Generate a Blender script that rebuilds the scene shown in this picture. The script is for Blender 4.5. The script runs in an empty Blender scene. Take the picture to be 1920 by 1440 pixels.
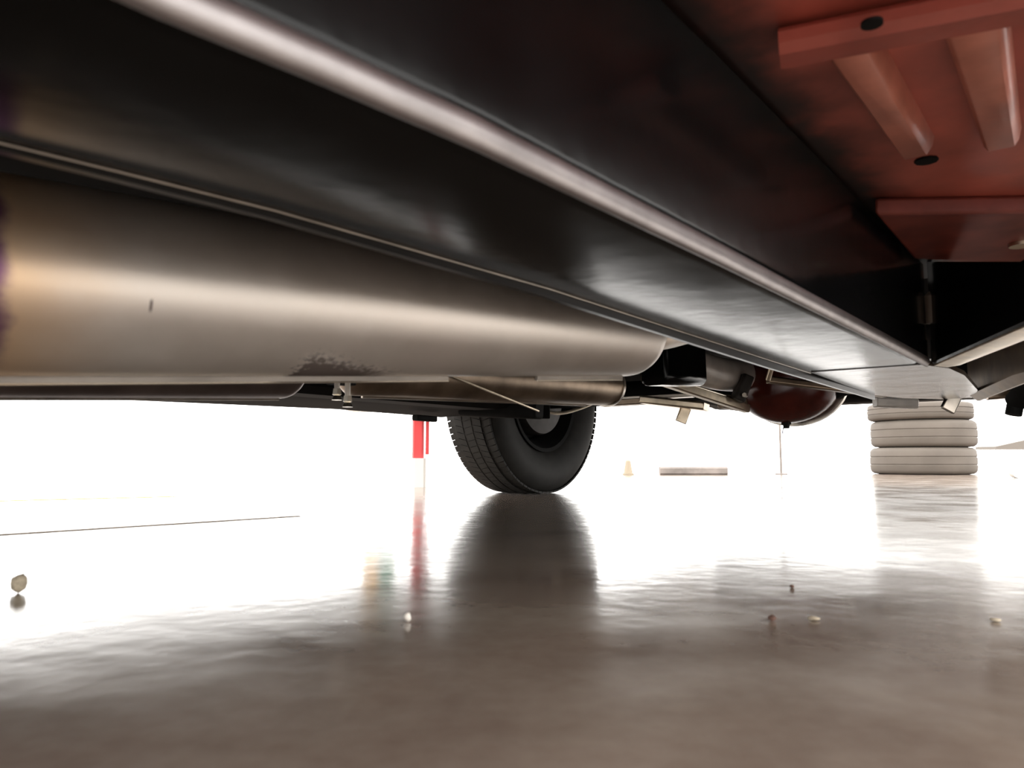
import bpy, bmesh, math, random
from mathutils import Vector as V, Matrix
random.seed(7)
S = bpy.context.scene
col = S.collection
# ------------------------------------------------------------------ camera
F = 1442.0; CAM_H = 0.109; HOR = 142.0
TH = math.atan(HOR / F)
cd = bpy.data.cameras.new('camera'); cam = bpy.data.objects.new('camera', cd); col.objects.link(cam)
cd.sensor_width = 36.0; cd.lens = 36.0 * F / 1920.0
cam.location = (0, 0, CAM_H); cam.rotation_euler = (math.pi / 2 + TH, 0, 0)
cd.clip_start = 0.01; cd.clip_end = 200
cd.dof.use_dof = True; cd.dof.focus_distance = 2.3; cd.dof.aperture_fstop = 12.0
S.camera = cam
# ------------------------------------------------------------------ daylight and exposure
w = bpy.data.worlds.new('overcast_daylight'); S.world = w; w.use_nodes = True
bg = w.node_tree.nodes['Background']
bg.inputs[0].default_value = (1.0, 0.975, 0.94, 1); bg.inputs[1].default_value = 5.0
S.view_settings.view_transform = 'Standard'; S.view_settings.look = 'None'
S.view_settings.gamma = 1; S.view_settings.exposure = 0.0
try: S.view_settings.use_curve_mapping = False
except Exception: pass

# ------------------------------------------------------------------ coordinates
c_, s_ = math.cos(TH), math.sin(TH)
def ray(px, py):
    a = (px - 960) / F; b = (720 - py) / F
    return V((a, c_ - b * s_, s_ + b * c_))
CAMP = V((0, 0, CAM_H))
def at_z(px, py, z):
    r = ray(px, py); return CAMP + r * ((z - CAM_H) / r.z)
def at_y(px, py, y):
    r = ray(px, py); return CAMP + r * (y / r.y)
PH = math.radians(38)
D = V((math.sin(PH), math.cos(PH), 0)); N = V((D.y, -D.x, 0)); UP = V((0, 0, 1))
def car(t, l, z): return D * t + N * l + UP * z       # along the car, across the car, height

# ------------------------------------------------------------------ materials
def mat(name, color, rough=0.5, metal=0.0, spec=0.5, coat=0.0, coat_rough=0.1, noise=0.0, scale=20, bump=0.0, bscale=60, rvar=0.0):
    m = bpy.data.materials.new(name); m.use_nodes = True
    nt = m.node_tree; b = nt.nodes['Principled BSDF']
    b.inputs['Base Color'].default_value = (*color, 1); b.inputs['Roughness'].default_value = rough
    b.inputs['Metallic'].default_value = metal; b.inputs['Specular IOR Level'].default_value = spec
    b.inputs['Coat Weight'].default_value = coat; b.inputs['Coat Roughness'].default_value = coat_rough
    tc = nt.nodes.new('ShaderNodeTexCoord')
    if noise > 0:
        n = nt.nodes.new('ShaderNodeTexNoise'); n.inputs['Scale'].default_value = scale; n.inputs['Detail'].default_value = 6
        nt.links.new(tc.outputs['Object'], n.inputs['Vector'])
        r = nt.nodes.new('ShaderNodeValToRGB')
        r.color_ramp.elements[0].position = .3; r.color_ramp.elements[1].position = .7
        r.color_ramp.elements[0].color = (*[x * (1 - noise) for x in color], 1)
        r.color_ramp.elements[1].color = (*[min(1, x * (1 + noise)) for x in color], 1)
        nt.links.new(n.outputs['Fac'], r.inputs['Fac']); nt.links.new(r.outputs['Color'], b.inputs['Base Color'])
        if rvar > 0:
            mr = nt.nodes.new('ShaderNodeMapRange'); mr.inputs[3].default_value = max(.02, rough - rvar); mr.inputs[4].default_value = rough + rvar
            nt.links.new(n.outputs['Fac'], mr.inputs[0]); nt.links.new(mr.outputs[0], b.inputs['Roughness'])
    if bump > 0:
        n2 = nt.nodes.new('ShaderNodeTexNoise'); n2.inputs['Scale'].default_value = bscale; n2.inputs['Detail'].default_value = 3
        nt.links.new(tc.outputs['Object'], n2.inputs['Vector'])
        bp = nt.nodes.new('ShaderNodeBump'); bp.inputs['Strength'].default_value = bump; bp.inputs['Distance'].default_value = .01
        nt.links.new(n2.outputs['Fac'], bp.inputs['Height']); nt.links.new(bp.outputs['Normal'], b.inputs['Normal'])
    return m
M_black = mat('black_chassis_paint', (.005, .0055, .006), .17, 0, .18, noise=.3, scale=9, bump=.07, bscale=14, rvar=.04)
M_dark = mat('dark_underseal', (.008, .008, .008), .75, 0, .2, noise=.4, scale=15)
M_red = mat('red_oxide_primer', (.38, .085, .06), .38, 0, .5, noise=.3, scale=14, bump=.08, bscale=50, rvar=.1)
M_redglossy = mat('red_oxide_gloss_paint', (.11, .018, .012), .22, 0, .5, noise=.25, scale=18)
M_steel = mat('bare_steel', (.52, .47, .41), .33, 1.0, noise=.2, scale=25, rvar=.08)
M_brightsteel = mat('bright_steel_edge', (.85, .78, .66), .30, 1.0)
M_brown = mat('heat_browned_steel', (.36, .28, .21), .42, 1.0, noise=.35, scale=16, rvar=.1)
M_tan = mat('dusty_tan_metal', (.74, .63, .48), .34, .85, noise=.2, scale=30)
M_rubber = mat('tyre_rubber', (.016, .0145, .0125), .66, 0, .35, noise=.35, scale=22)
M_drum = mat('grey_brake_drum', (.05, .045, .042), .55, .2, noise=.3, scale=30)
M_oldrubber = mat('pale_dusty_tyre_rubber', (.115, .098, .083), .7, 0, .3, noise=.12, scale=5)
M_redpaint = mat('red_post_paint', (.75, .07, .075), .4)
M_white = mat('white_powder_coat', (.8, .78, .74), .4)
M_yellow = mat('yellow_plastic', (.62, .31, .002), .5)
M_green = mat('green_plastic', (.02, .19, .11), .5)
M_crumb = mat('grit', (.10, .05, .035), .8, noise=.5, scale=200)
M_pale = mat('pale_grit', (.45, .38, .28), .8, noise=.3, scale=200)
M_wood = mat('weathered_timber', (.20, .175, .16), .8, noise=.3, scale=10)

def muffler_mat():
    m = mat('satin_muffler_steel', (.50, .45, .40), .34, 1.0)
    nt = m.node_tree; b = nt.nodes['Principled BSDF']; L = nt.links
    def nd(t, **k):
        n = nt.nodes.new(t)
        for a, v in k.items(): setattr(n, a, v)
        return n
    def math_(op, a, b_=None, clamp=False):
        n = nd('ShaderNodeMath', operation=op); n.use_clamp = clamp
        for i, x in enumerate((a, b_)):
            if x is None: continue
            if isinstance(x, (int, float)): n.inputs[i].default_value = x
            else: L.new(x, n.inputs[i])
        return n.outputs[0]
    def ramp(val, lo, hi):
        n = nd('ShaderNodeMapRange', interpolation_type='SMOOTHSTEP'); L.new(val, n.inputs[0])
        n.inputs[1].default_value = lo; n.inputs[2].default_value = hi
        return n.outputs[0]
    def mix(fac, ca, cb):
        n = nd('ShaderNodeMix', data_type='RGBA'); L.new(fac, n.inputs[0])
        for i, x in ((6, ca), (7, cb)):
            if isinstance(x, tuple): n.inputs[i].default_value = (*x, 1)
            else: L.new(x, n.inputs[i])
        return n.outputs[2]
    uv = nd('ShaderNodeUVMap'); uv.uv_map = 'UVMap'
    sep = nd('ShaderNodeSeparateXYZ'); L.new(uv.outputs[0], sep.inputs[0])
    u, v = sep.outputs[0], sep.outputs[1]            # u: metres along, v: metres around from the bottom seam
    n1 = nd('ShaderNodeTexNoise'); n1.inputs['Scale'].default_value = 16; n1.inputs['Detail'].default_value = 5; L.new(uv.outputs[0], n1.inputs['Vector'])
    n2 = nd('ShaderNodeTexNoise'); n2.inputs['Scale'].default_value = 190; n2.inputs['Detail'].default_value = 8; L.new(uv.outputs[0], n2.inputs['Vector'])
    n3 = nd('ShaderNodeTexNoise'); n3.inputs['Scale'].default_value = 5; n3.inputs['Detail'].default_value = 4; L.new(uv.outputs[0], n3.inputs['Vector'])
    base = mix(ramp(n1.outputs[0], .3, .75), (.74, .68, .615), (.84, .78, .715))
    base = mix(ramp(n3.outputs[0], .45, .75), base, (.82, .73, .66))
    # heat tint beside the front weld: straw, then violet at the edge
    uu = math_('ADD', u, math_('MULTIPLY', math_('SUBTRACT', n1.outputs[0], .5), .05))
    base = mix(ramp(uu, U0 + .09, U0 + .0), base, (.78, .56, .36))
    base = mix(ramp(uu, U0 + .016, U0 + .004), base, (.20, .09, .17))
    # soot and rust bloom above the lower seam
    nn = math_('MULTIPLY', math_('SUBTRACT', n2.outputs[0], .5), .046)
    along = math_('MULTIPLY', ramp(math_('ADD', u, nn), SOOT0 - .003, SOOT0 + .004), ramp(math_('ADD', u, nn), SOOT1 + .02, SOOT1 - .03))
    hgt = nd('ShaderNodeMapRange'); L.new(u, hgt.inputs[0])
    hgt.inputs[1].default_value = SOOT0; hgt.inputs[2].default_value = SOOT1; hgt.inputs[3].default_value = SOOTH; hgt.inputs[4].default_value = SOOTH * .45
    below = ramp(math_('SUBTRACT', math_('ADD', v, nn), hgt.outputs[0]), .007, -.009)
    soot = math_('MULTIPLY', math_('MULTIPLY', along, below), ramp(v, -.012, -.004))
    base = mix(math_('MULTIPLY', soot, .9), base, (.06, .036, .028))
    # one short dark scratch
    sc = math_('MULTIPLY', ramp(math_('ABSOLUTE', math_('SUBTRACT', u, SCR_U)), .0016, .0004), ramp(math_('ABSOLUTE', math_('SUBTRACT', v, SCR_V)), .006, .002))
    base = mix(math_('MULTIPLY', sc, .75), base, (.08, .05, .045))
    L.new(base, b.inputs['Base Color'])
    r = math_('ADD', math_('MULTIPLY', soot, .4), math_('ADD', .37, math_('MULTIPLY', n1.outputs[0], .12)))
    L.new(r, b.inputs['Roughness'])
    L.new(math_('SUBTRACT', .70, math_('MULTIPLY', soot, .7)), b.inputs['Metallic'])
    return m

def floor_mat():
    m = mat('polished_concrete', (.22, .18, .15), .10, 0, .5)
    nt = m.node_tree; b = nt.nodes['Principled BSDF']; L = nt.links
    tc = nt.nodes['Texture Coordinate'] if 'Texture Coordinate' in nt.nodes else nt.nodes.new('ShaderNodeTexCoord')
    def noise(sc, det, ro=.5):
        n = nt.nodes.new('ShaderNodeTexNoise'); n.inputs['Scale'].default_value = sc; n.inputs['Detail'].default_value = det
        n.inputs['Roughness'].default_value = ro; L.new(tc.outputs['Object'], n.inputs['Vector']); return n.outputs['Fac']
    a = noise(7, 6); f = noise(60, 5, .6)
    r = nt.nodes.new('ShaderNodeValToRGB'); e = r.color_ramp.elements
    e[0].position = .33; e[0].color = (.165, .122, .098, 1); e[1].position = .68; e[1].color = (.25, .205, .168, 1)
    mx = nt.nodes.new('ShaderNodeMix'); mx.data_type = 'FLOAT'; mx.inputs[0].default_value = .35
    L.new(a, mx.inputs[2]); L.new(f, mx.inputs[3]); L.new(mx.outputs[0], r.inputs['Fac'])
    L.new(r.outputs['Color'], b.inputs['Base Color'])
    mr = nt.nodes.new('ShaderNodeMapRange'); mr.inputs[1].default_value = .3; mr.inputs[2].default_value = .7
    mr.inputs[3].default_value = .10; mr.inputs[4].default_value = .22
    L.new(a, mr.inputs[0]); L.new(mr.outputs[0], b.inputs['Roughness'])
    n = noise(30, 3)
    bp = nt.nodes.new('ShaderNodeBump'); bp.inputs['Strength'].default_value = .035; bp.inputs['Distance'].default_value = .01
    L.new(n, bp.inputs['Height']); L.new(bp.outputs['Normal'], b.inputs['Normal'])
    return m

# ------------------------------------------------------------------ mesh builder (vertices in world space)
class MB:
    def __init__(s): s.v = []; s.f = []; s.uv = {}
    def add(s, vs, fs):
        o = len(s.v); s.v += [V(x) for x in vs]; s.f += [tuple(i + o for i in f) for f in fs]; return o
    def loft(s, rings, closed=True, caps=True):
        n = len(rings[0]); o = len(s.v)
        for r in rings: s.v += [V(p) for p in r]
        for i in range(len(rings) - 1):
            for j in range(n if closed else n - 1):
                k = (j + 1) % n
                s.f.append((o + i * n + j, o + i * n + k, o + (i + 1) * n + k, o + (i + 1) * n + j))
        if caps and closed:
            s.f.append(tuple(o + j for j in reversed(range(n)))); s.f.append(tuple(o + (len(rings) - 1) * n + j for j in range(n)))
        return o
    def tube(s, pts, r, n=14, caps=True):
        pts = [V(p) for p in pts]; rings = []; ref = None
        for i, p in enumerate(pts):
            t = (pts[min(i + 1, len(pts) - 1)] - pts[max(i - 1, 0)]).normalized()
            if ref is None: ref = t.orthogonal().normalized()
            ref = (ref - t * ref.dot(t)).normalized(); bi = t.cross(ref)
            rr = r[i] if isinstance(r, (list, tuple)) else r
            rings.append([p + (ref * math.cos(2 * math.pi * k / n) + bi * math.sin(2 * math.pi * k / n)) * rr for k in range(n)])
        s.loft(rings, True, caps)
    def bar(s, a, b, wid, hgt, side=None, bev=.15):          # rounded-corner bar from a to b
        a, b = V(a), V(b); t = (b - a).normalized()
        sd = (V(side) if side is not None else t.cross(UP)); sd = (sd - t * sd.dot(t)).normalized(); u = sd.cross(t)
        q = min(wid, hgt) * bev; W, H = wid / 2, hgt / 2
        pr = [(-W + q, -H), (W - q, -H), (W, -H + q), (W, H - q), (W - q, H), (-W + q, H), (-W, H - q), (-W, -H + q)]
        s.loft([[p + sd * x + u * y for x, y in pr] for p in (a, b)])
    def prism(s, poly, z0, z1):
        s.loft([[V((p[0], p[1], z0)) for p in poly], [V((p[0], p[1], z1)) for p in poly]])
    def revolve(s, prof, ax, c, n=48, closed_prof=False, start=0):   # prof: (x along axis, radius)
        ax = V(ax).normalized(); e1 = ax.orthogonal().normalized(); e2 = ax.cross(e1); c = V(c)
        m = len(prof); o = len(s.v)
        for k in range(n):
            a = 2 * math.pi * k / n; dv = e1 * math.cos(a) + e2 * math.sin(a)
            for x, r in prof: s.v.append(c + ax * x + dv * r)
        for k in range(n):
            k2 = (k + 1) % n
            for j in range(m if closed_prof else m - 1):
                j2 = (j + 1) % m
                s.f.append((o + k * m + j, o + k2 * m + j, o + k2 * m + j2, o + k * m + j2))
    def build(s, name, material, parent=None, angle=38, bevel=0.0):
        me = bpy.data.meshes.new(name)
        off = origin_of(parent) if parent is not None else None
        if off is None:
            xs = [v.x for v in s.v]; ys = [v.y for v in s.v]; zs = [v.z for v in s.v]
            off = V(((min(xs) + max(xs)) / 2, (min(ys) + max(ys)) / 2, min(zs)))
            loc = off
        else: loc = V((0, 0, 0))
        me.from_pydata([tuple(v - off) for v in s.v], [], s.f); me.update()
        bm = bmesh.new(); bm.from_mesh(me); bmesh.ops.recalc_face_normals(bm, faces=bm.faces); 
        bm.to_mesh(me); bm.free()
        me.polygons.foreach_set('use_smooth', [True] * len(me.polygons))
        me.set_sharp_from_angle(angle=math.radians(angle))
        me.materials.append(material)
        o = bpy.data.objects.new(name, me); col.objects.link(o); o.location = loc
        if parent is not None: o.parent = parent
        if bevel:
            md = o.modifiers.new('bevel', 'BEVEL'); md.width = bevel; md.segments = 2; md.limit_method = 'ANGLE'
        return o
def origin_of(o):
    p = V((0, 0, 0))
    while o is not None: p = p + o.location; o = o.parent
    return p
def empty(name, loc, parent=None):
    o = bpy.data.objects.new(name, None); col.objects.link(o); o.empty_display_size = .1
    o.location = V(loc) - (origin_of(parent) if parent else V((0, 0, 0)))
    if parent: o.parent = parent
    return o
def tag(o, label, cat, group=None):
    o['label'] = label; o['category'] = cat
    if group: o['group'] = group
    return o
def bez(p0, p1, p2, p3, n=14):
    r = []
    for i in range(n + 1):
        t = i / n; r.append(V(p0) * (1 - t) ** 3 + V(p1) * 3 * t * (1 - t) ** 2 + V(p2) * 3 * t * t * (1 - t) + V(p3) * t ** 3)
    return r

# ------------------------------------------------------------------ floor (setting)
fl = MB(); fl.add([(-30, -20, 0), (30, -20, 0), (30, 45, 0), (-30, 45, 0)], [(0, 1, 2, 3)])
floor = fl.build('floor', floor_mat()); floor['kind'] = 'structure'
def floor_strip(pix, wid, name, m, h=.001):
    b = MB(); pts = [at_z(x, y, 0) for x, y in pix]
    b.bar(pts[0] + UP * h / 2, pts[-1] + UP * h / 2, wid, h, bev=.3)
    o = b.build(name, m, floor); return o
M_joint = mat('joint_sealant', (.46, .36, .27), .6)
M_line = mat('yellow_floor_paint', (.62, .42, .07), .5)
floor_strip([(-300, 1022), (560, 968)], .012, 'joint_sealant', M_joint)
floor_strip([(-300, 947), (330, 931)], .02, 'painted_line', M_line)

# ------------------------------------------------------------------ the car
CT, CL = 1.0, -.76                                    # middle of the car
root = empty('car', car(CT, CL, 0))
tag(root, 'low old car seen from underneath with black frame rails, silver muffler and red oxide floor', 'car')
LR, RR = -1.62, .10                                   # outer sides

# --- body shell over everything
b = MB()
def slab(b, t0, t1, l0, l1, z0, z1):
    P = [car(t0, l0, 0), car(t1, l0, 0), car(t1, l1, 0), car(t0, l1, 0)]
    b.prism(P, z0, z1)
pr = []
def shell_ring(t, z0, z1, inset):
    return [car(t, LR + .02, z0), car(t, RR - .02, z0), car(t, RR, z0 + .05), car(t, RR + .02, .7), car(t, RR - .04 - inset, z1), car(t, LR + .04 + inset, z1), car(t, LR - .02, .7), car(t, LR, z0 + .05)]
b.loft([shell_ring(-1.75, .42, .85, .12), shell_ring(-1.6, .40, .95, .05), shell_ring(.0, .40, 1.0, .02), shell_ring(2.6, .40, 1.02, .02), shell_ring(3.45, .40, .95, .05), shell_ring(3.6, .42, .8, .12)])
M_body = mat('dark_body_paint', (.012, .012, .013), .2, 0, .5, coat=.5, coat_rough=.05)
b.build('body_shell', M_body, root)
b = MB(); slab(b, 3.48, 3.60, LR + .1, RR - .1, .35, .43); b.build('rear_valance', M_dark, root, bevel=.02)
# --- left rocker and inner sill
b = MB()
rings = []
for t, dz in ((-1.0, .0), (.2, .002), (.6, .006), (1.0, .013), (1.3, .018), (1.70, .014), (1.76, .03)):
    z0 = .2225 + dz
    rings.append([car(t, -1.62, z0 + .012), car(t, -1.612, z0 + .003), car(t, -1.60, z0), car(t, -1.34, z0 + .006), car(t, -1.33, z0 + .02), car(t, -1.33, .41), car(t, -1.62, .41)])
b.loft(rings); b.build('rocker_panel', mat('matt_black_underseal', (.005, .005, .005), .85, 0, .12), root)
# pinch seam clips along the rocker
for k in range(7):
    b = MB(); P = at_z(653 + k * 21, 768 + k * 1.2, .236); b.bar(P + UP * .004, P - UP * .006, .006, .004); b.build('seam_clip', M_tan, root)
b = MB(); P = car(1.66, -1.60, .236); b.bar(at_z(778, 783, .222), at_z(815, 786, .222), .02, .016); b.build('jacking_bracket', M_dark, root, bevel=.003)

# --- right boxed frame rail: bottom face between pixel edges A and B, seen from below
ZR, HR = .239, .146
def rail(stations, h, name, rA=.015, rB=.004, z=ZR):
    b = MB(); rings = []
    for (pa, pb) in stations:
        pa, pb = V(pa), V(pb); wv = (pb - pa).normalized(); W = (pb - pa).length
        pr = []
        for k in range(7):
            a = math.pi / 2 * k / 6
            pr.append((rA - rA * math.sin(a), rA - rA * math.cos(a)) if False else (rA * (1 - math.cos(a)), rA * (1 - math.sin(a))))
        pr2 = []
        for k in range(5):
            a = math.pi / 2 * k / 4
            pr2.append((W - rB * (1 - math.sin(a)), rB * (1 - math.cos(a))))
        prof = pr + pr2 + [(W, h - .004), (W - .004, h), (.004, h), (0, h - .004)]
        rings.append([V((pa.x, pa.y, z)) + wv * x + UP * y for x, y in prof])
    b.loft(rings); return b.build(name, M_black, root, angle=30)
Al = [(-1.6, -.205), (-.4, -.208), (.0, -.212), (.104, -.209), (.155, -.204), (.232, -.199), (.471, -.196), (1.0, -.196), (1.185, -.196)]
Bl = [-.372, -.370, -.365, -.357, -.350, -.341, -.335, -.352, -.357]
st = [(car(t, la, 0), car(t, lb, 0)) for (t, la), lb in zip(Al, Bl)]
rr = rail(st, HR, 'frame_rail')
lip = MB(); ring = []
for (pa, pb) in st + [(car(1.66, -.20, 0), car(1.66, -.374, 0))]:
    pa, pb = V(pa), V(pb); wv = (pb - pa).normalized()
    q = pb + UP * ZR; hh = min(.010, max(.003, .003 + .010 * (pb.dot(D) - .1)))
    ring.append([q + wv * .004 - UP * hh, q - wv * .001 - UP * hh, q - wv * .001 + UP * .004, q + wv * .004 + UP * .004])
lip.loft(ring); lip.build('rail_lip', mat('lip_paint', (.012, .011, .010), .3, noise=.3), rr)
b = MB(); b.tube([V(pb) + UP * (ZR - .0002) - (V(pb) - V(pa)).normalized() * .0022 for pa, pb in st[2:]], .0008, 8); b.build('bright_edge', M_steel, rr)
b = MB(); rings = []
M_edge = mat('worn_grey_edge', (.38, .355, .355), .46, 1.0, noise=.15, scale=40)
for (pa, pb) in st:
    pa, pb = V(pa), V(pb); wv = (pb - pa).normalized(); c0 = pa + UP * (ZR + .0052) + wv * .0022
    rings.append([c0 + wv * (.0045 * math.cos(a)) + UP * (.0075 * math.sin(a)) for a in [2 * math.pi * k / 14 for k in range(14)]])
b.loft(rings); b.build('rolled_edge', M_edge, rr, angle=60)
# --- right leg of the frame, splaying forward and outward from the joint
A2 = [car(1.19, -.192, 0), car(.888, -.062, 0), car(.60, .058, 0), (car(.2, .20, 0))]
B2 = [car(1.80, -.213, 0), car(1.414, -.104, 0), car(1.05, .06, 0), car(.5, .235, 0)]
b = MB()
# upper flange (bright) that faces the camera
def strip(b, pts, z, w_, h_, side):
    for i in range(len(pts) - 1): b.bar(V(pts[i]) + UP * z, V(pts[i + 1]) + UP * z, w_, h_, side=None)
leg = MB(); rings = []
for p, zt in zip(A2, (.385, .302, .298, .298)):
    v = (A2[1] - A2[0]).normalized(); sd = V((v.y, -v.x, 0))
    if sd.dot(N) < 0: sd = -sd
    rings.append([V((p.x, p.y, z)) + sd * x for x, z in ((0, ZR + .004), (.003, ZR + .0005), (.026, ZR), (.029, ZR + .005), (.010, ZR + .010), (.006, ZR + .02), (.006, zt), (0, zt))])
leg.loft(rings); leg_o = leg.build('frame_leg', M_black, root, angle=30)
fb = MB(); rings = []
for p in A2:
    rings.append([V((p.x, p.y, z)) + sd * x for x, z in ((.002, ZR - .001), (.018, ZR - .0035), (.034, ZR - .001), (.034, ZR + .001), (.002, ZR + .001))])
fb.loft(rings); fb.build('leg_flange', M_tan, leg_o)
lw = MB(); rings = []
for p in B2:
    rings.append([V((p.x, p.y, z)) + sd * x for x, z in ((-.015, ZR + .0), (.0, ZR - .012), (.004, ZR - .012), (.01, ZR), (.01, .36), (-.015, .36))])
lw.loft(rings); lw.build('lower_flange', M_brown, leg_o)
# --- gusset plate that ties rail and leg together
g = MB()
def pix(px, py, z=ZR): return at_z(px, py, z)
poly = [car(1.165, -.200, 0), car(1.165, -.348, 0), car(1.40, -.362, 0), car(1.66, -.373, 0), car(1.78, -.345, 0), car(1.86, -.285, 0), car(1.85, -.225, 0), car(1.66, -.195, 0), car(1.35, -.175, 0), car(1.235, -.178, 0)]
g.prism(poly, ZR - .0012, ZR + .006)
M_gus = mat('semi_gloss_grey_plate', (.055, .045, .036), .20, 0, .6, noise=.3, scale=9, bump=.16, bscale=12)
gus = g.build('gusset_plate', M_gus, root)
b = MB(); b.tube([car(1.187, -.188, .297), car(1.187, -.188, .335), car(1.187, -.188, .342)], [.009, .010, .003], 12); b.build('weld_bracket', mat('brown_weld', (.20, .15, .115), .5), root)
b = MB()
for (px, py) in ((1722, 560), (1708, 622)):
    P = at_z(px, py, .27); 
b.tube([car(1.195, -.188, .245), car(1.195, -.188, .275)], .006, 10); b.build('weld_bead', M_dark, root)
# rear continuation of the rail past the joint, kicked up over the axle
b = MB()
for l0 in (-.36,):
    pts = [car(1.5, l0 + .05, .31), car(1.75, l0 + .05, .345), car(2.0, l0 + .05, .385), car(2.4, l0 + .05, .385), car(3.4, l0 + .05, .37)]
    for i in range(4): b.bar(pts[i], pts[i + 1], .09, .08)
b.build('rear_frame_rail', M_black, root)

# --- red floor pan, ribs, cross strip and crossmember
ZF = .385
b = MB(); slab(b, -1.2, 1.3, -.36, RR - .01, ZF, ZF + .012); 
def pan_mat():  # red oxide, with the shade beside the rail mixed into its colour
    m = mat('red_oxide_with_painted_shade', (.44, .105, .075), .40, 0, .5, noise=.3, scale=14)
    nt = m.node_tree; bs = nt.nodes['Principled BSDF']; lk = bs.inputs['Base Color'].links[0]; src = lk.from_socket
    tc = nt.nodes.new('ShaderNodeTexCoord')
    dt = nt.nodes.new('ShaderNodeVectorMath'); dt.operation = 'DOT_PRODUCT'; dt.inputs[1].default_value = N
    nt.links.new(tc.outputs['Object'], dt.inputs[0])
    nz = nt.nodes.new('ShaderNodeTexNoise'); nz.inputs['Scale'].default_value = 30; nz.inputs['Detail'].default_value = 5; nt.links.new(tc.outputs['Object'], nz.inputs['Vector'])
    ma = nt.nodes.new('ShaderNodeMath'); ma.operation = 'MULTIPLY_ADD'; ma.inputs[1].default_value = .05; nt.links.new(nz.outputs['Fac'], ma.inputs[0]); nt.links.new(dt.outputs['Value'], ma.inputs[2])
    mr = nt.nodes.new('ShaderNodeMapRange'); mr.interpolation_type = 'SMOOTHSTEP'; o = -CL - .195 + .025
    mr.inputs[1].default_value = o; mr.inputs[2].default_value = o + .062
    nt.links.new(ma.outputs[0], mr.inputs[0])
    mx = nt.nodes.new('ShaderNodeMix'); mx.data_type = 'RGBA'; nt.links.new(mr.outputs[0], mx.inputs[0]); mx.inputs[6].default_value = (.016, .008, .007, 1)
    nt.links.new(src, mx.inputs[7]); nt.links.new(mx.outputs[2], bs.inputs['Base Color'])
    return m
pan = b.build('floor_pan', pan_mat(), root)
M_rib = mat('lit_red_oxide', (.58, .22, .16), .34, 0, .5, noise=.25, scale=20, bump=.05, bscale=60)  # paler than the pan: the light the ribs catch is put into the colour
b = MB(); slab(b, -1.4, 3.4, LR + .04, -.36, .385, .397); b.build('underbody_panel', M_dark, root)
b = MB(); slab(b, 1.3, 3.4, -.36, RR - .02, .385, .397); b.build('underbody_panel', M_dark, root)
def rib(pix_pts, z, w0, w1, dep, name):
    b = MB(); A_, B_ = at_z(*pix_pts[0], z), at_z(*pix_pts[1], z)
    dr = (B_ - A_).normalized(); sd = V((dr.y, -dr.x, 0))
    rings = []
    for k, (q, ww, dd) in enumerate(((0, w0 * .7, .2), (.0, w0, .55), (.04, w0, 1), (.95, w1, 1), (1.0, w1, .6), (1.02, w1 * .7, .2))):
        P = A_.lerp(B_, q); zt = ZF + .001
        rings.append([V((P.x, P.y, zt)) - sd * ww * .62, V((P.x, P.y, zt - dep * dd * .75)) - sd * ww * .52, V((P.x, P.y, zt - dep * dd)) - sd * ww * .38, V((P.x, P.y, zt - dep * dd)) + sd * ww * .38,
                      V((P.x, P.y, zt - dep * dd * .75)) + sd * ww * .52, V((P.x, P.y, zt)) + sd * ww * .62])
    b.loft(rings); return b.build(name, M_rib, pan, angle=45)
rib([(1585, 100), (1722, 305)], ZF - .02, .024, .022, .020, 'rib')
rib([(1822, 48), (1880, 290)], ZF - .02, .030, .024, .020, 'rib')
b = MB()
P0, P1 = at_z(1462, 92, ZF - .012), at_z(2100, -32, ZF - .012); b.bar(P0, P1, .030, .018, bev=.3)
cs = b.build('cross_strip', M_red, pan)
b = MB(); P = at_z(1635, 47, ZF - .0215); b.tube([P, P + UP * .002], .0062, 16); h_ = b.build('drain_hole', M_dark, pan)
b = MB(); P = at_z(1737, 303, ZF - .002); b.tube([P, P + UP * .003], .010, 10); b.build('drain_hole', M_dark, pan)
# crossmember in front of the joint
b = MB()
q = [at_z(1640, 392, .372), at_z(2060, 386, .372), at_z(2060, 490, .372), at_z(1712, 478, .372)]
b.prism([(p.x, p.y) for p in q], .366, .385); b.build('crossmember', mat('dark_red_oxide', (.21, .045, .032), .5, 0, .4, noise=.4, scale=16), root, bevel=.004)
b = MB(); P = at_z(1915, 462, .362); b.tube([P, P + UP * .01], .013, 14); b.build('rubber_plug', M_tan, root)

# ------------------------------------------------------------------ exhaust
def cylinder_on_line(p_near, vp, r, ylen, name_r=None):
    """centre line of a cylinder whose lower outline runs through a point, heading to direction vp"""
    m = ray(*vp).normalized(); L0 = V(p_near); rv = (L0 - CAMP).normalized()
    nn = m.cross(rv).normalized()
    if nn.z < 0: nn = -nn
    return L0, m, nn
def s_at_px(L0, m, px):
    k = (px - 960) / F   # x = k*depth ; depth along forward axis
    fw = V((0, c_, s_))
    def g_(s): P = L0 + m * s - CAMP; return P.x - k * P.dot(fw)
    a, c = -1.0, 5.0
    for _ in range(60):
        mid = (a + c) / 2
        if g_(mid) < 0: a = mid
        else: c = mid
    return a
MR = .066; MA, MBV = .056, .059; U0 = -.030
L0, mdir, nn = cylinder_on_line(at_y(20, 706, .45), (2150, 705), MR, 0)
C0 = L0 + nn * MBV
tv = mdir.cross(nn).normalized()                     # across
if tv.dot(CAMP - C0) < 0: tv = -tv                   # towards the camera
sE = s_at_px(L0, mdir, 1196)
SOOT0, SOOT1 = s_at_px(L0, mdir, 524), s_at_px(L0, mdir, 705)
SOOTH = .052; SCR_U = s_at_px(L0, mdir, 195) + .005; SCR_V = .085
M_muf = muffler_mat()
b = MB(); n = 72; rings = []; us = []
# (s, radius)

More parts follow.
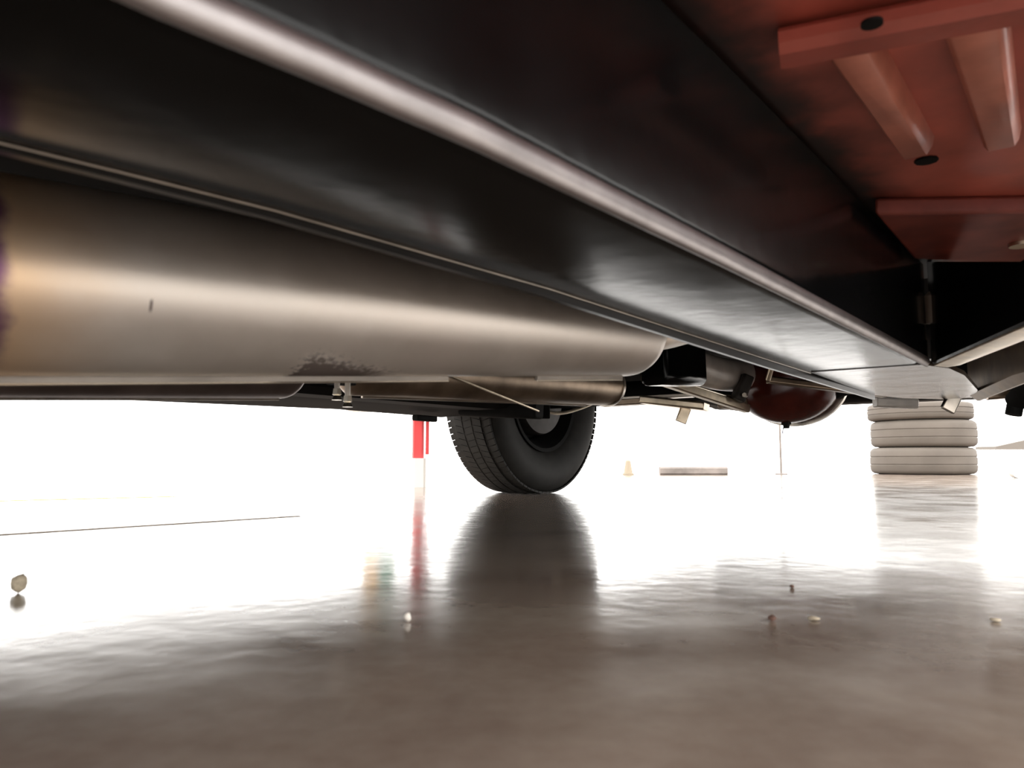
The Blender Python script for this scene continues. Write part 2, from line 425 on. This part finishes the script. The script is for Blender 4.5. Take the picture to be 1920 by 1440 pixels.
prof = [(U0 - .06, .03), (U0 - .045, .032), (U0 - .03, .045), (U0 - .006, MR * .95), (U0, MR), (U0 + .004, MR)]
prof += [(U0 + .004 + (sE - .034 - .004 - U0) * k / 20, MR) for k in range(1, 21)]
for k in range(1, 9):
    a = math.pi / 2 * k / 8
    prof.append((sE - .034 + .040 * math.sin(a), MR - .045 * (1 - math.cos(a))))
prof.append((sE + .007, .0005))
for s0, r0 in prof:
    rings.append([C0 + mdir * s0 + (-nn * math.cos(2 * math.pi * k / n) * MBV + tv * math.sin(2 * math.pi * k / n) * MA) * (r0 / MR) for k in range(n)])
b.loft(rings)
muf = b.build('muffler', M_muf, root, angle=60); muf['label'] = 'large satin steel muffler with soot along its lower seam'
me = muf.data; uvl = me.uv_layers.new(name='UVMap'); off = origin_of(root)
for poly in me.polygons:
    vv = []
    for li in poly.loop_indices:
        P = me.vertices[me.loops[li].vertex_index].co + off - C0
        ang = math.atan2(P.dot(tv) / MA, -P.dot(nn) / MBV); vv.append([li, P.dot(mdir), ang * MR])
    av = [x[2] for x in vv]
    if max(av) - min(av) > math.pi * MR:
        for x in vv:
            if x[2] < 0: x[2] += 2 * math.pi * MR
    for li, u_, v_ in vv: uvl.data[li].uv = (u_, v_)
# lower seam lip: two folded edges
M_lip = mat('dull_folded_lip', (.26, .23, .20), .5, .6, noise=.2)
def seam(s0, s1, name):
    o = None
    b = MB(); e = L0 - nn * .0005
    b.bar(e + mdir * s0 - nn * .001, e + mdir * s1 - nn * .001, .0040, .0060, side=tv); o = b.build(name, M_lip, muf)
    e2 = MB()
    e2.tube([e + mdir * s0 + tv * .002 + nn * .0018, e + mdir * s1 + tv * .002 + nn * .0018], .0008, 8)
    e2.tube([e + mdir * s0 + tv * .002 - nn * .0042, e + mdir * s1 + tv * .002 - nn * .0042], .0007, 8)
    e2.build('rolled_edge', M_brightsteel, muf); return o
seam(U0, s_at_px(L0, mdir, 838), 'seam_lip')
seam(s_at_px(L0, mdir, 1005), s_at_px(L0, mdir, 1165), 'seam_lip')
# end band following the rear cap
b = MB(); ring = []
for s0, r0 in ((sE - .035, MR + .0002), (sE - .034, MR + .003), (sE - .026, MR + .003), (sE - .022, MR - .001)):
    ring.append([C0 + mdir * s0 + (-nn * math.cos(2 * math.pi * k / n) + tv * math.sin(2 * math.pi * k / n)) * r0 for k in range(n)])
# outlet pipe
b = MB(); E = C0 + mdir * (sE)
b.tube(bez(E, E + mdir * .10, car(1.15, -.55, .33), car(1.35, -.55, .36)), .026, 18); b.build('outlet_pipe', M_brown, muf)
b = MB(); E = C0 + mdir * (U0 - .05)
b.tube(bez(E, E - mdir * .15, car(-.4, -.6, .24), car(-.9, -.62, .22)), .030, 18); b.build('inlet_pipe', M_brown, muf)

# second exhaust run behind the muffler
L2, m2, n2 = cylinder_on_line(at_y(300, 747, 1.0), (2150, 752), .05, 0)
C2 = L2 + n2 * .05; s1 = s_at_px(L2, m2, 555)
b = MB(); pr2 = [(-.60, .048), (-.58, .05)] + [(-.58 + (s1 - .03 + .58) * k / 6, .05) for k in range(1, 7)]
for k in range(1, 7):
    a = math.pi / 2 * k / 6; pr2.append((s1 - .03 + .03 * math.sin(a), .05 - .026 * (1 - math.cos(a))))
e1 = m2.orthogonal().normalized(); e2_ = m2.cross(e1)
b.loft([[C2 + m2 * s0 + (e1 * math.cos(2 * math.pi * k / 40) + e2_ * math.sin(2 * math.pi * k / 40)) * r0 for k in range(40)] for s0, r0 in pr2])
mf2 = b.build('rear_muffler', mat('dull_violet_steel', (.30, .25, .24), .45, 1.0, noise=.2, scale=15), root, angle=60); mf2['label'] = 'dull grey exhaust chamber half hidden behind the large muffler'
b = MB(); e = L2 - n2 * .001; b.tube([e + m2 * -.55, e + m2 * (s1 - .03)], .0018, 8); b.build('rolled_edge', M_steel, mf2)
# heat-browned resonator
RR_ = .046
L3, m3, n3 = cylinder_on_line(at_y(660, 742, 1.22), (2150, 800), RR_, 0)
C3 = L3 + n3 * RR_; s2 = s_at_px(L3, m3, 1143)
e1 = m3.orthogonal().normalized(); e2_ = m3.cross(e1)
pr3 = [(-.02, .02), (-.012, RR_ * .8), (.0, RR_)] + [(s2 * k / 8 - .02 * k / 8, RR_) for k in range(1, 9)]
for k in range(1, 8):
    a = math.pi / 2 * k / 7; pr3.append((s2 - .02 + .024 * math.sin(a), RR_ - .028 * (1 - math.cos(a))))
b = MB(); b.loft([[C3 + m3 * s0 + (e1 * math.cos(2 * math.pi * k / 40) + e2_ * math.sin(2 * math.pi * k / 40)) * r0 for k in range(40)] for s0, r0 in pr3])
res = b.build('resonator', M_brown, root, angle=60); res['label'] = 'heat-browned resonator pipe ahead of the wheel'
b = MB(); e = L3 - n3 * .0012; b.tube([e + m3 * .02, e + m3 * (s2 - .1)], .0022, 8); b.build('rolled_edge', M_steel, res)
b = MB(); ring = []
for s0, r0 in ((s2 - .018, RR_ - .002), (s2 - .018, RR_ + .003), (s2 - .008, RR_ + .002), (s2 - .006, RR_ - .006)):
    ring.append([C3 + m3 * s0 + (e1 * math.cos(2 * math.pi * k / 40) + e2_ * math.sin(2 * math.pi * k / 40)) * r0 for k in range(40)])
b.loft(ring); b.build('end_band', M_steel, res)
b = MB(); b.tube([C2 + m2 * (s1 - .02), C3 - m3 * .02], .024, 16); b.build('connecting_pipe', M_dark, root)
# hanger with two hanging bolts
hg = MB(); P = at_y(640, 702, 1.12); Q = at_y(640, 722, 1.12)
hg.bar(at_y(640, 690, 1.12), Q, .045, .02, side=D); hang = hg.build('hanger', M_dark, root, bevel=.003)
for px, top, bot in ((632, 705, 745), (652, 705, 758)):
    b = MB(); b.tube([at_y(px, top, 1.085), at_y(px, bot - 14, 1.085)], .004, 8); bo = b.build('bolt', M_steel, hang)
    b = MB(); a_ = at_y(px, bot - 16, 1.085); b.tube([a_, a_ - UP * .008, a_ - UP * .009, a_ - UP * .016], [.006, .007, .005, .008], 6); b.build('nut', M_brightsteel, hang)
# diagonal strap under the muffler end
b = MB(); b.bar(at_y(838, 702, 1.3), at_y(1010, 771, 1.55), .0035, .0035); b.build('hanger_strap', M_tan, root)

# ------------------------------------------------------------------ left frame rail, hanger, axle
b = MB(); pts = [car(-1.2, -1.30, .29), car(1.55, -1.30, .29), car(1.75, -1.27, .315), car(1.95, -1.25, .36), car(2.3, -1.25, .37), car(3.3, -1.25, .37)]
for i in range(5): b.bar(pts[i], pts[i + 1], .10, .10)
b.build('left_frame_rail', M_dark, root)
b = MB()
b.bar(car(1.72, -1.27, .30), car(1.72, -1.27, .245), .06, .10, side=N); b.build('spring_hanger', M_dark, root, bevel=.006)
b = MB(); b.bar(at_y(868, 764, 2.12), at_y(1012, 768, 2.02), .06, .05); b.build('spring_shackle', M_dark, root, bevel=.006)
b = MB(); b.bar(at_y(1021, 745, 2.10), at_y(1021, 785, 2.10), .022, .03); b.build('axle_bracket', M_dark, root, bevel=.004)
b = MB(); b.tube(bez(at_y(1026, 771, 2.14), at_y(1045, 780, 2.18), at_y(1075, 772, 2.24), at_y(1112, 756, 2.3)), .005, 8); b.build('brake_hose', M_tan, root)
b = MB()
P = at_y(1278, 672, 1.62); b.bar(at_y(1222, 668, 1.57), at_y(1300, 674, 1.68), .12, .07, side=UP)
blk = b.build('crossmember_block', M_black, root, bevel=.008)
b = MB(); b.bar(at_y(1246, 600, 1.42), at_y(1248, 646, 1.42), .008, .02); b.build('bracket_edge', M_brown, root)

AT = 2.07; AZ = .312
def axle(l, z=AZ, t=AT): return car(t, l, z)
b = MB(); b.tube([axle(-1.46), axle(-.86), axle(-.80)], [.036, .036, .055], 20); b.build('axle_tube', M_dark, root); b = MB(); b.tube([axle(-.58), axle(-.52), axle(.06)], [.055, .036, .036], 20)
ax = b.build('axle_tube', M_dark, root)
# differential: bowl, cover ring and drain plug
b = MB(); DC = at_y(1474, 720, 2.03); DC.z = AZ + .005
rings = []; n = 40
tilt = .0
for k in range(17):
    a = math.pi * k / 16
    x = -math.cos(a)
    rr_ = math.sin(a) ** .62
    rings.append([DC + D * x * .105 + (N * math.cos(2 * math.pi * j / n) * .137 + UP * math.sin(2 * math.pi * j / n) * .113) * max(rr_, .02) for j in range(n)])
b.loft(rings); dif = b.build('differential', M_redglossy, root, angle=60); dif['label'] = 'red oxide differential housing with a drain plug at its lowest point'
b = MB(); ring = []
for x, q in ((.050, .93), (.050, 1.05), (.066, 1.05), (.066, .85)):
    ring.append([DC + D * x + (N * math.cos(2 * math.pi * j / n) * .137 + UP * math.sin(2 * math.pi * j / n) * .113) * q for j in range(n)])
b.loft(ring); b.build('cover_flange', M_steel, dif)
b = MB(); P = DC - UP * .110 - D * .01; b.tube([P + UP * .01, P - UP * .006, P - UP * .007, P - UP * .016], [.013, .013, .009, .008], 8); b.build('drain_plug', M_dark, dif)
b = MB(); P = P - UP * .014 - N * .008; b.tube([P, P - UP * .016 - N * .003], .0012, 6); b.build('wire_tail', mat('pale_wire', (.5, .5, .75), .5), dif)
b = MB()
b.bar(at_y(1400, 705, 1.93), at_y(1382, 752, 1.93), .05, .03); pn = b.build('pinion_bracket', M_drum, dif, bevel=.004)
b = MB(); P = at_y(1399, 741, 1.90); b.tube([P, P - D * .012], .006, 6); b.build('bracket_bolt', M_steel, dif)
# U-bolt spring plate with shock tab
b = MB(); b.bar(at_y(1206, 750, 2.15), at_y(1325, 763, 2.08), .09, .022); sp = b.build('spring_plate', M_tan, root, bevel=.003)
b = MB(); b.bar(at_y(1286, 765, 2.10), at_y(1276, 792, 2.10), .030, .012, side=V((1, 0, 0))); b.build('shock_tab', M_tan, sp, bevel=.003)
b = MB(); b.bar(at_y(1130, 757, 2.22), at_y(1215, 752, 2.17), .05, .018); b.build('leaf_spring', M_brown, root)
b = MB(); b.bar(at_y(1130, 750, 2.22), at_y(1300, 741, 2.12), .045, .010); b.build('leaf_spring', M_steel, root)
# radius rod from crossmember to axle
b = MB(); b.bar(at_y(1236, 712, 1.75), at_y(1400, 766, 1.98), .02, .022); rod = b.build('radius_rod', M_tan, root)
b = MB(); b.tube([at_y(1236, 704, 1.74), at_y(1360, 742, 1.91)], .0028, 8); b.build('rolled_edge', M_brightsteel, rod)
b = MB(); b.bar(at_y(1352, 752, 1.95), at_y(1395, 758, 1.98), .03, .035); b.build('rod_bushing', M_brown, rod, bevel=.006)
M_alu = mat('silver_paint', (.80, .75, .70), .38, .15, noise=.15)
# tailpipe climbing over the axle
b = MB(); b.tube(bez(at_y(1270, 672, 1.82), at_y(1330, 705, 1.90), at_y(1380, 716, 1.98), at_y(1500, 690, 2.25)), .042, 20); b.build('tail_pipe', M_alu, root)
b = MB(); b.tube(bez(at_y(1270, 704, 1.86), at_y(1330, 724, 1.94), at_y(1390, 716, 1.96), at_y(1480, 704, 2.05)), .006, 10); b.build('brake_line', M_brightsteel, root)
# cross bar in front of the differential
b = MB(); b.bar(at_y(1440, 712, 1.80), at_y(1660, 739, 1.80), .016, .03, side=UP); b.build('cross_bar', M_brown, root, bevel=.003)
b = MB(); b.tube([at_y(1448, 684, 1.74), at_y(1440, 712, 1.76)], .006, 10); b.build('bracket_edge', M_tan, root)
b = MB(); b.bar(at_y(1640, 754, 1.95), at_y(1718, 757, 1.95), .026, .03, side=UP); b.build('rear_bracket', M_alu, root, bevel=.004)
# right side: bracket, shock absorber and arm
b = MB(); b.bar(at_y(1792, 738, 1.65), at_y(1776, 770, 1.65), .030, .012, side=V((1, 0, 0))); b.build('hanger_tab', M_steel, root, bevel=.003)
b = MB(); b.tube([at_y(1955, 700, 1.55), at_y(1905, 752, 1.65)], .022, 16); b.tube([at_y(1905, 752, 1.65), at_y(1900, 778, 1.65)], .016, 14); b.build('shock_absorber', M_dark, root)
b = MB(); b.bar(at_y(1850, 742, 1.75), at_y(1990, 728, 1.70), .03, .02); b.build('lower_arm', M_brown, root, bevel=.004)

# ------------------------------------------------------------------ wheels
TR = .318; TW = .186
def make_wheel(c):
    wh = empty('wheel', c, root)
    X = N
    b = MB(); H = TW / 2
    pr = [(-.062, .166), (-.070, .172), (-.085, .194), (-.0975, .235), (-.0985, .258), (-.094, .280), (-.086, .296), (-.078, .3045), (-.068, .309),
          (-.03, .3132), (.03, .3132), (.068, .309), (.078, .3045), (.086, .296), (.094, .280), (.0985, .258), (.0975, .235), (.085, .194), (.070, .172), (.062, .166)]
    b.revolve(pr, X, c, 72)
    for v in b.v: v.z = max(v.z, .001)
    ty = b.build('tyre', M_rubber, wh, angle=50)
    # tread blocks: five rows, zigzag
    tb = MB(); nb = 92
    rows = [(-.071, .028, .3080), (-.037, .030, .3105), (.0, .031, .311), (.037, .030, .3105), (.071, .028, .3080)]
    e1 = UP; e2 = N.cross(UP).normalized()
    for r_i, (x0, wd, rad) in enumerate(rows):
        for k in range(nb):
            a0 = 2 * math.pi * (k + .5 * (r_i % 2)) / nb; da = 2 * math.pi / nb * .88
            sk = .3 * 2 * math.pi / nb * (1 if r_i % 2 else -1)
            vs = []
            for rr_ in (rad - .004, TR - (.0080 if r_i in (0, 4) else .0030)):
                for (xx, aa) in ((-.5, 0), (.5, sk), (.5, da + sk), (-.5, da)):
                    a = a0 + aa; vs.append(V(c) + X * (x0 + xx * wd) + (e1 * math.cos(a) + e2 * math.sin(a)) * rr_)
            tb.add(vs, [(4, 5, 6, 7), (0, 1, 5, 4), (1, 2, 6, 5), (2, 3, 7, 6), (3, 0, 4, 7)])
    for v in tb.v: v.z = max(v.z, .0006)
    t_ = tb.build('tread', M_rubber, ty); t_['kind'] = 'stuff'
    b = MB()
    pr = [(-.078, .163), (-.080, .175), (-.074, .175), (-.066, .162), (-.045, .158), (-.03, .14), (.02, .14), (.045, .158), (.066, .162), (.074, .175), (.080, .175), (.078, .163), (.05, .151), (.025, .133), (-.02, .133), (-.045, .151)]
    b.revolve(pr, X, c, 56, closed_prof=True)
    b.build('rim', M_dark, wh)
    b = MB(); b.revolve([(-.02, .136), (-.03, .10), (-.035, .06), (-.03, .001), (-.026, .001), (-.03, .06), (-.025, .1), (-.015, .136)], X, c, 40, closed_prof=True); b.build('wheel_disc', M_dark, wh)
    b = MB(); b.revolve([(-.01, .001), (-.01, .112), (.01, .118), (.055, .118), (.066, .114), (.068, .10), (.074, .05), (.09, .045), (.09, .001)], X, c, 48); b.build('brake_drum', M_drum, wh)
    return wh
WL = -1.555
WZ = TR - .009
wheel0 = make_wheel(car(AT, WL, WZ))
def copy_part(o, par):
    c = o.copy(); col.objects.link(c); c.parent = par
    for ch in list(o.children): copy_part(ch, c)
    return c
def flip_copy(t, l):
    c = copy_part(wheel0, root); c.location = car(t, l, WZ) - origin_of(root)
    return c
wr = flip_copy(AT, WL + 2 * (CL - WL) + .02); wr.rotation_euler = (0, 0, math.pi)
flip_copy(-1.0, WL)
wf = flip_copy(-1.0, .17); wf.rotation_euler = (0, 0, math.pi)

# ------------------------------------------------------------------ things around the car
# stack of old tyres
SX = at_y(1731, 893, 5.9); SX.z = 0
names = ['lowest old tyre of the stack behind the car, resting on the floor', 'middle old tyre of the stack behind the car', 'top old tyre of the stack behind the car, partly hidden by the frame']
def stack_tyre():
    b = MB(); prf = [(-.075, .20), (-.085, .215), (-.098, .25), (-.101, .30), (-.096, .335), (-.085, .352), (-.07, .360), (-.035, .3635), (-.032, .359), (-.026, .359), (-.023, .3635), (.023, .3635), (.026, .359), (.032, .359), (.035, .3635), (.07, .360), (.085, .352), (.096, .335), (.101, .30), (.098, .25), (.085, .215), (.075, .20), (.07, .215), (.08, .26), (.075, .32), (0, .345), (-.075, .32), (-.08, .26), (-.07, .215)]
    b.revolve(prf, UP, V((SX.x, SX.y, .101)), 64, closed_prof=True); return b
st_ = [stack_tyre().build('stacked_tyre', M_oldrubber, angle=40)]
for k in (1, 2):
    c = st_[0].copy(); col.objects.link(c); c.location.z += .2025 * k; c.scale = (1, 1, (1, .66)[k - 1])
    c.location.x += (.012, -.006)[k - 1]; c.rotation_euler = (0, 0, .5 * k); st_.append(c)
for o, nme in zip(st_, names): tag(o, nme, 'tyre', 'old tyres stacked behind the car')
# red post on a white plinth
PY = 3.1
pb = at_y(788, 858, PY); pb.z = 0
post = empty('red_post', pb)
tag(post, 'red steel post on a white base, left of the rear wheel', 'post')
b = MB(); b.bar(pb + UP * .115 + V((-.008, 0, 0)), pb + UP * .75 + V((-.008, 0, 0)), .045, .045, side=V((1, 0, 0))); b.build('upright', M_redpaint, post)
b = MB(); b.bar(pb + UP * .13 + V((.028, 0, 0)), pb + UP * .75 + V((.028, 0, 0)), .013, .02, side=V((1, 0, 0))); b.build('side_channel', M_redpaint, post)
b = MB(); b.bar(pb, pb + UP * .115, .05, .07, side=V((1, 0, 0))); b.build('plinth', M_white, post)
b = MB(); b.bar(pb + UP * .30 + V((-.02, -.04, 0)), pb + UP * .30 + V((.05, -.04, 0)), .03, .03); b.build('collar', M_dark, post)
# wire trolley with two bins
PY = 4.2
tp = at_y(706, 862, PY); tp.z = 0
tr = empty('wire_trolley', tp)
tag(tr, 'white wire trolley left of the red post, mostly hidden behind the sill', 'trolley')
for k, px in enumerate((651, 674, 694, 716, 738, 758)):
    q = at_y(px, 862, PY); b = MB(); b.tube([V((q.x, q.y, .012)), V((q.x, q.y, .75))], .0030, 8); b.build('upright_wire', M_white, tr)
q0, q1 = at_y(646, 862, PY), at_y(764, 862, PY)
for z in (.012, .382, .75): b = MB(); b.bar(V((q0.x, PY, z)), V((q1.x, PY, z)), .008, .008); b.build('crossbar', M_white, tr)
b = MB(); b.prism([(q0.x, PY + .004), (q1.x, PY + .004), (q1.x, PY + .2), (q0.x, PY + .2)], .380, .386); b.build('shelf', M_white, tr)
for x in (q0.x + .01, q1.x - .01): b = MB(); b.bar(V((x, PY + .19, .0)), V((x, PY + .19, .75)), .008, .008); b.build('rear_upright', M_white, tr)
def bin_(px0, px1, m, nme, lab, z0, h):
    a, c = at_y(px0, 800, PY + .06), at_y(px1, 800, PY + .06)
    b = MB(); y0, y1 = PY + .02, PY + .15; k = .006
    b.loft([[(a.x + k, y0 + k, z0), (c.x - k, y0 + k, z0), (c.x - k, y1 - k, z0), (a.x + k, y1 - k, z0)], [(a.x, y0, z0 + h), (c.x, y0, z0 + h), (c.x, y1, z0 + h), (a.x, y1, z0 + h)]])
    o = b.build(nme, m, bevel=.003); tag(o, lab, 'bin')
bin_(686, 714, M_yellow, 'storage_bin', 'yellow bin on the trolley shelf, mirrored in the floor', .3865, .20)
bin_(716, 742, M_green, 'storage_bin', 'green bin beside the yellow one, mirrored in the floor', .3865, .22)
# far beam, pole, cone and trolley jack
b = MB(); p = at_y(1237, 894, 5.6); q = at_y(1363, 894, 5.6); b.bar(V((p.x, 5.6, .029)), V((q.x, 5.6, .029)), .06, .058, bev=.2)
tag(b.build('timber_beam', M_wood), 'low weathered timber lying on the floor behind the axle', 'beam')
b = MB(); p = at_y(1465, 890, 5.7); b.tube([(p.x, 5.7, 0), (p.x, 5.7, .008), (p.x, 5.7, .009), (p.x, 5.7, 1.1)], [.045, .045, .008, .008], 14)
tag(b.build('thin_pole', M_wood), 'thin upright pole on a round foot behind the differential', 'pole')
b = MB(); p = at_y(1178, 893, 5.5); b.tube([(p.x, 5.5, 0), (p.x, 5.5, .012), (p.x, 5.5, .013), (p.x, 5.5, .10), (p.x, 5.5, .11)], [.04, .04, .032, .018, .006], 16)
tag(b.build('small_cone', mat('faded_cone_plastic', (.30, .25, .18), .6)), 'small pale cone on the floor right of the rear wheel', 'cone')
jk = at_y(1900, 870, 4.6); jk.z = 0
jack = empty('floor_jack', jk); tag(jack, 'low grey floor jack at the right, beyond the tyre stack', 'jack')
b = MB(); b.loft([[jk + V((-.16, -.1, .17)), jk + V((-.16, .1, .17)), jk + V((-.16, .1, .185)), jk + V((-.16, -.1, .185))], [jk + V((.0, -.1, .17)), jk + V((.0, .1, .17)), jk + V((.0, .1, .22)), jk + V((.0, -.1, .22))], [jk + V((.3, -.1, .17)), jk + V((.3, .1, .17)), jk + V((.3, .1, .25)), jk + V((.3, -.1, .25))]])
b.build('frame', mat('grey_jack_paint', (.16, .14, .12), .5), jack)
for x in (.02, .26):
    b = MB(); b.bar(jk + V((x, 0, .04)), jk + V((x, 0, .17)), .03, .1); b.build('caster_fork', M_white, jack)
for x in (.02, .26):
    b = MB(); b.revolve([(-.02, .0), (-.02, .045), (.02, .045), (.02, .0)], (0, 1, 0), jk + V((x, 0, .045)), 20); b.build('caster', M_white, jack)
# grit on the floor
def crumb(px, py, r, m, lab, nme='grit_crumb', sq=.7):
    p = at_z(px, py, 0); b = MB(); bm = bmesh.new(); bmesh.ops.create_icosphere(bm, subdivisions=2, radius=r)
    rnd = random.Random(int(px))
    for v in bm.verts: v.co *= 1 + rnd.uniform(-.16, .16); v.co.z *= sq
    zmin = min(v.co.z for v in bm.verts)
    b.add([v.co + V((p.x, p.y, -zmin)) for v in bm.verts], [tuple(v.index for v in f.verts) for f in bm.faces]); bm.free()
    tag(b.build(nme, m, angle=80), lab, 'pebble' if nme == 'pebble' else 'crumb')
crumb(34, 1112, .0062, M_pale, 'pale pebble alone on the bright floor at far left', 'pebble', 1.25)
crumb(1448, 1164, .0028, M_crumb, 'dark reddish crumb on the floor, left of the flat flake')
crumb(1526, 1163, .0040, M_pale, 'flat pale flake on the floor below the differential', 'grit_crumb', .3)
crumb(1866, 1165, .0034, M_pale, 'pale flake on the floor at the far right', 'grit_crumb', .3)
crumb(764, 1166, .0024, mat('white_grit', (.8, .75, .68), .6), 'tiny white crumb on the floor below the red reflection', 'grit_crumb', 1.2)
crumb(1485, 1102, .0020, M_crumb, 'dark crumb farthest back on the floor, right of centre')
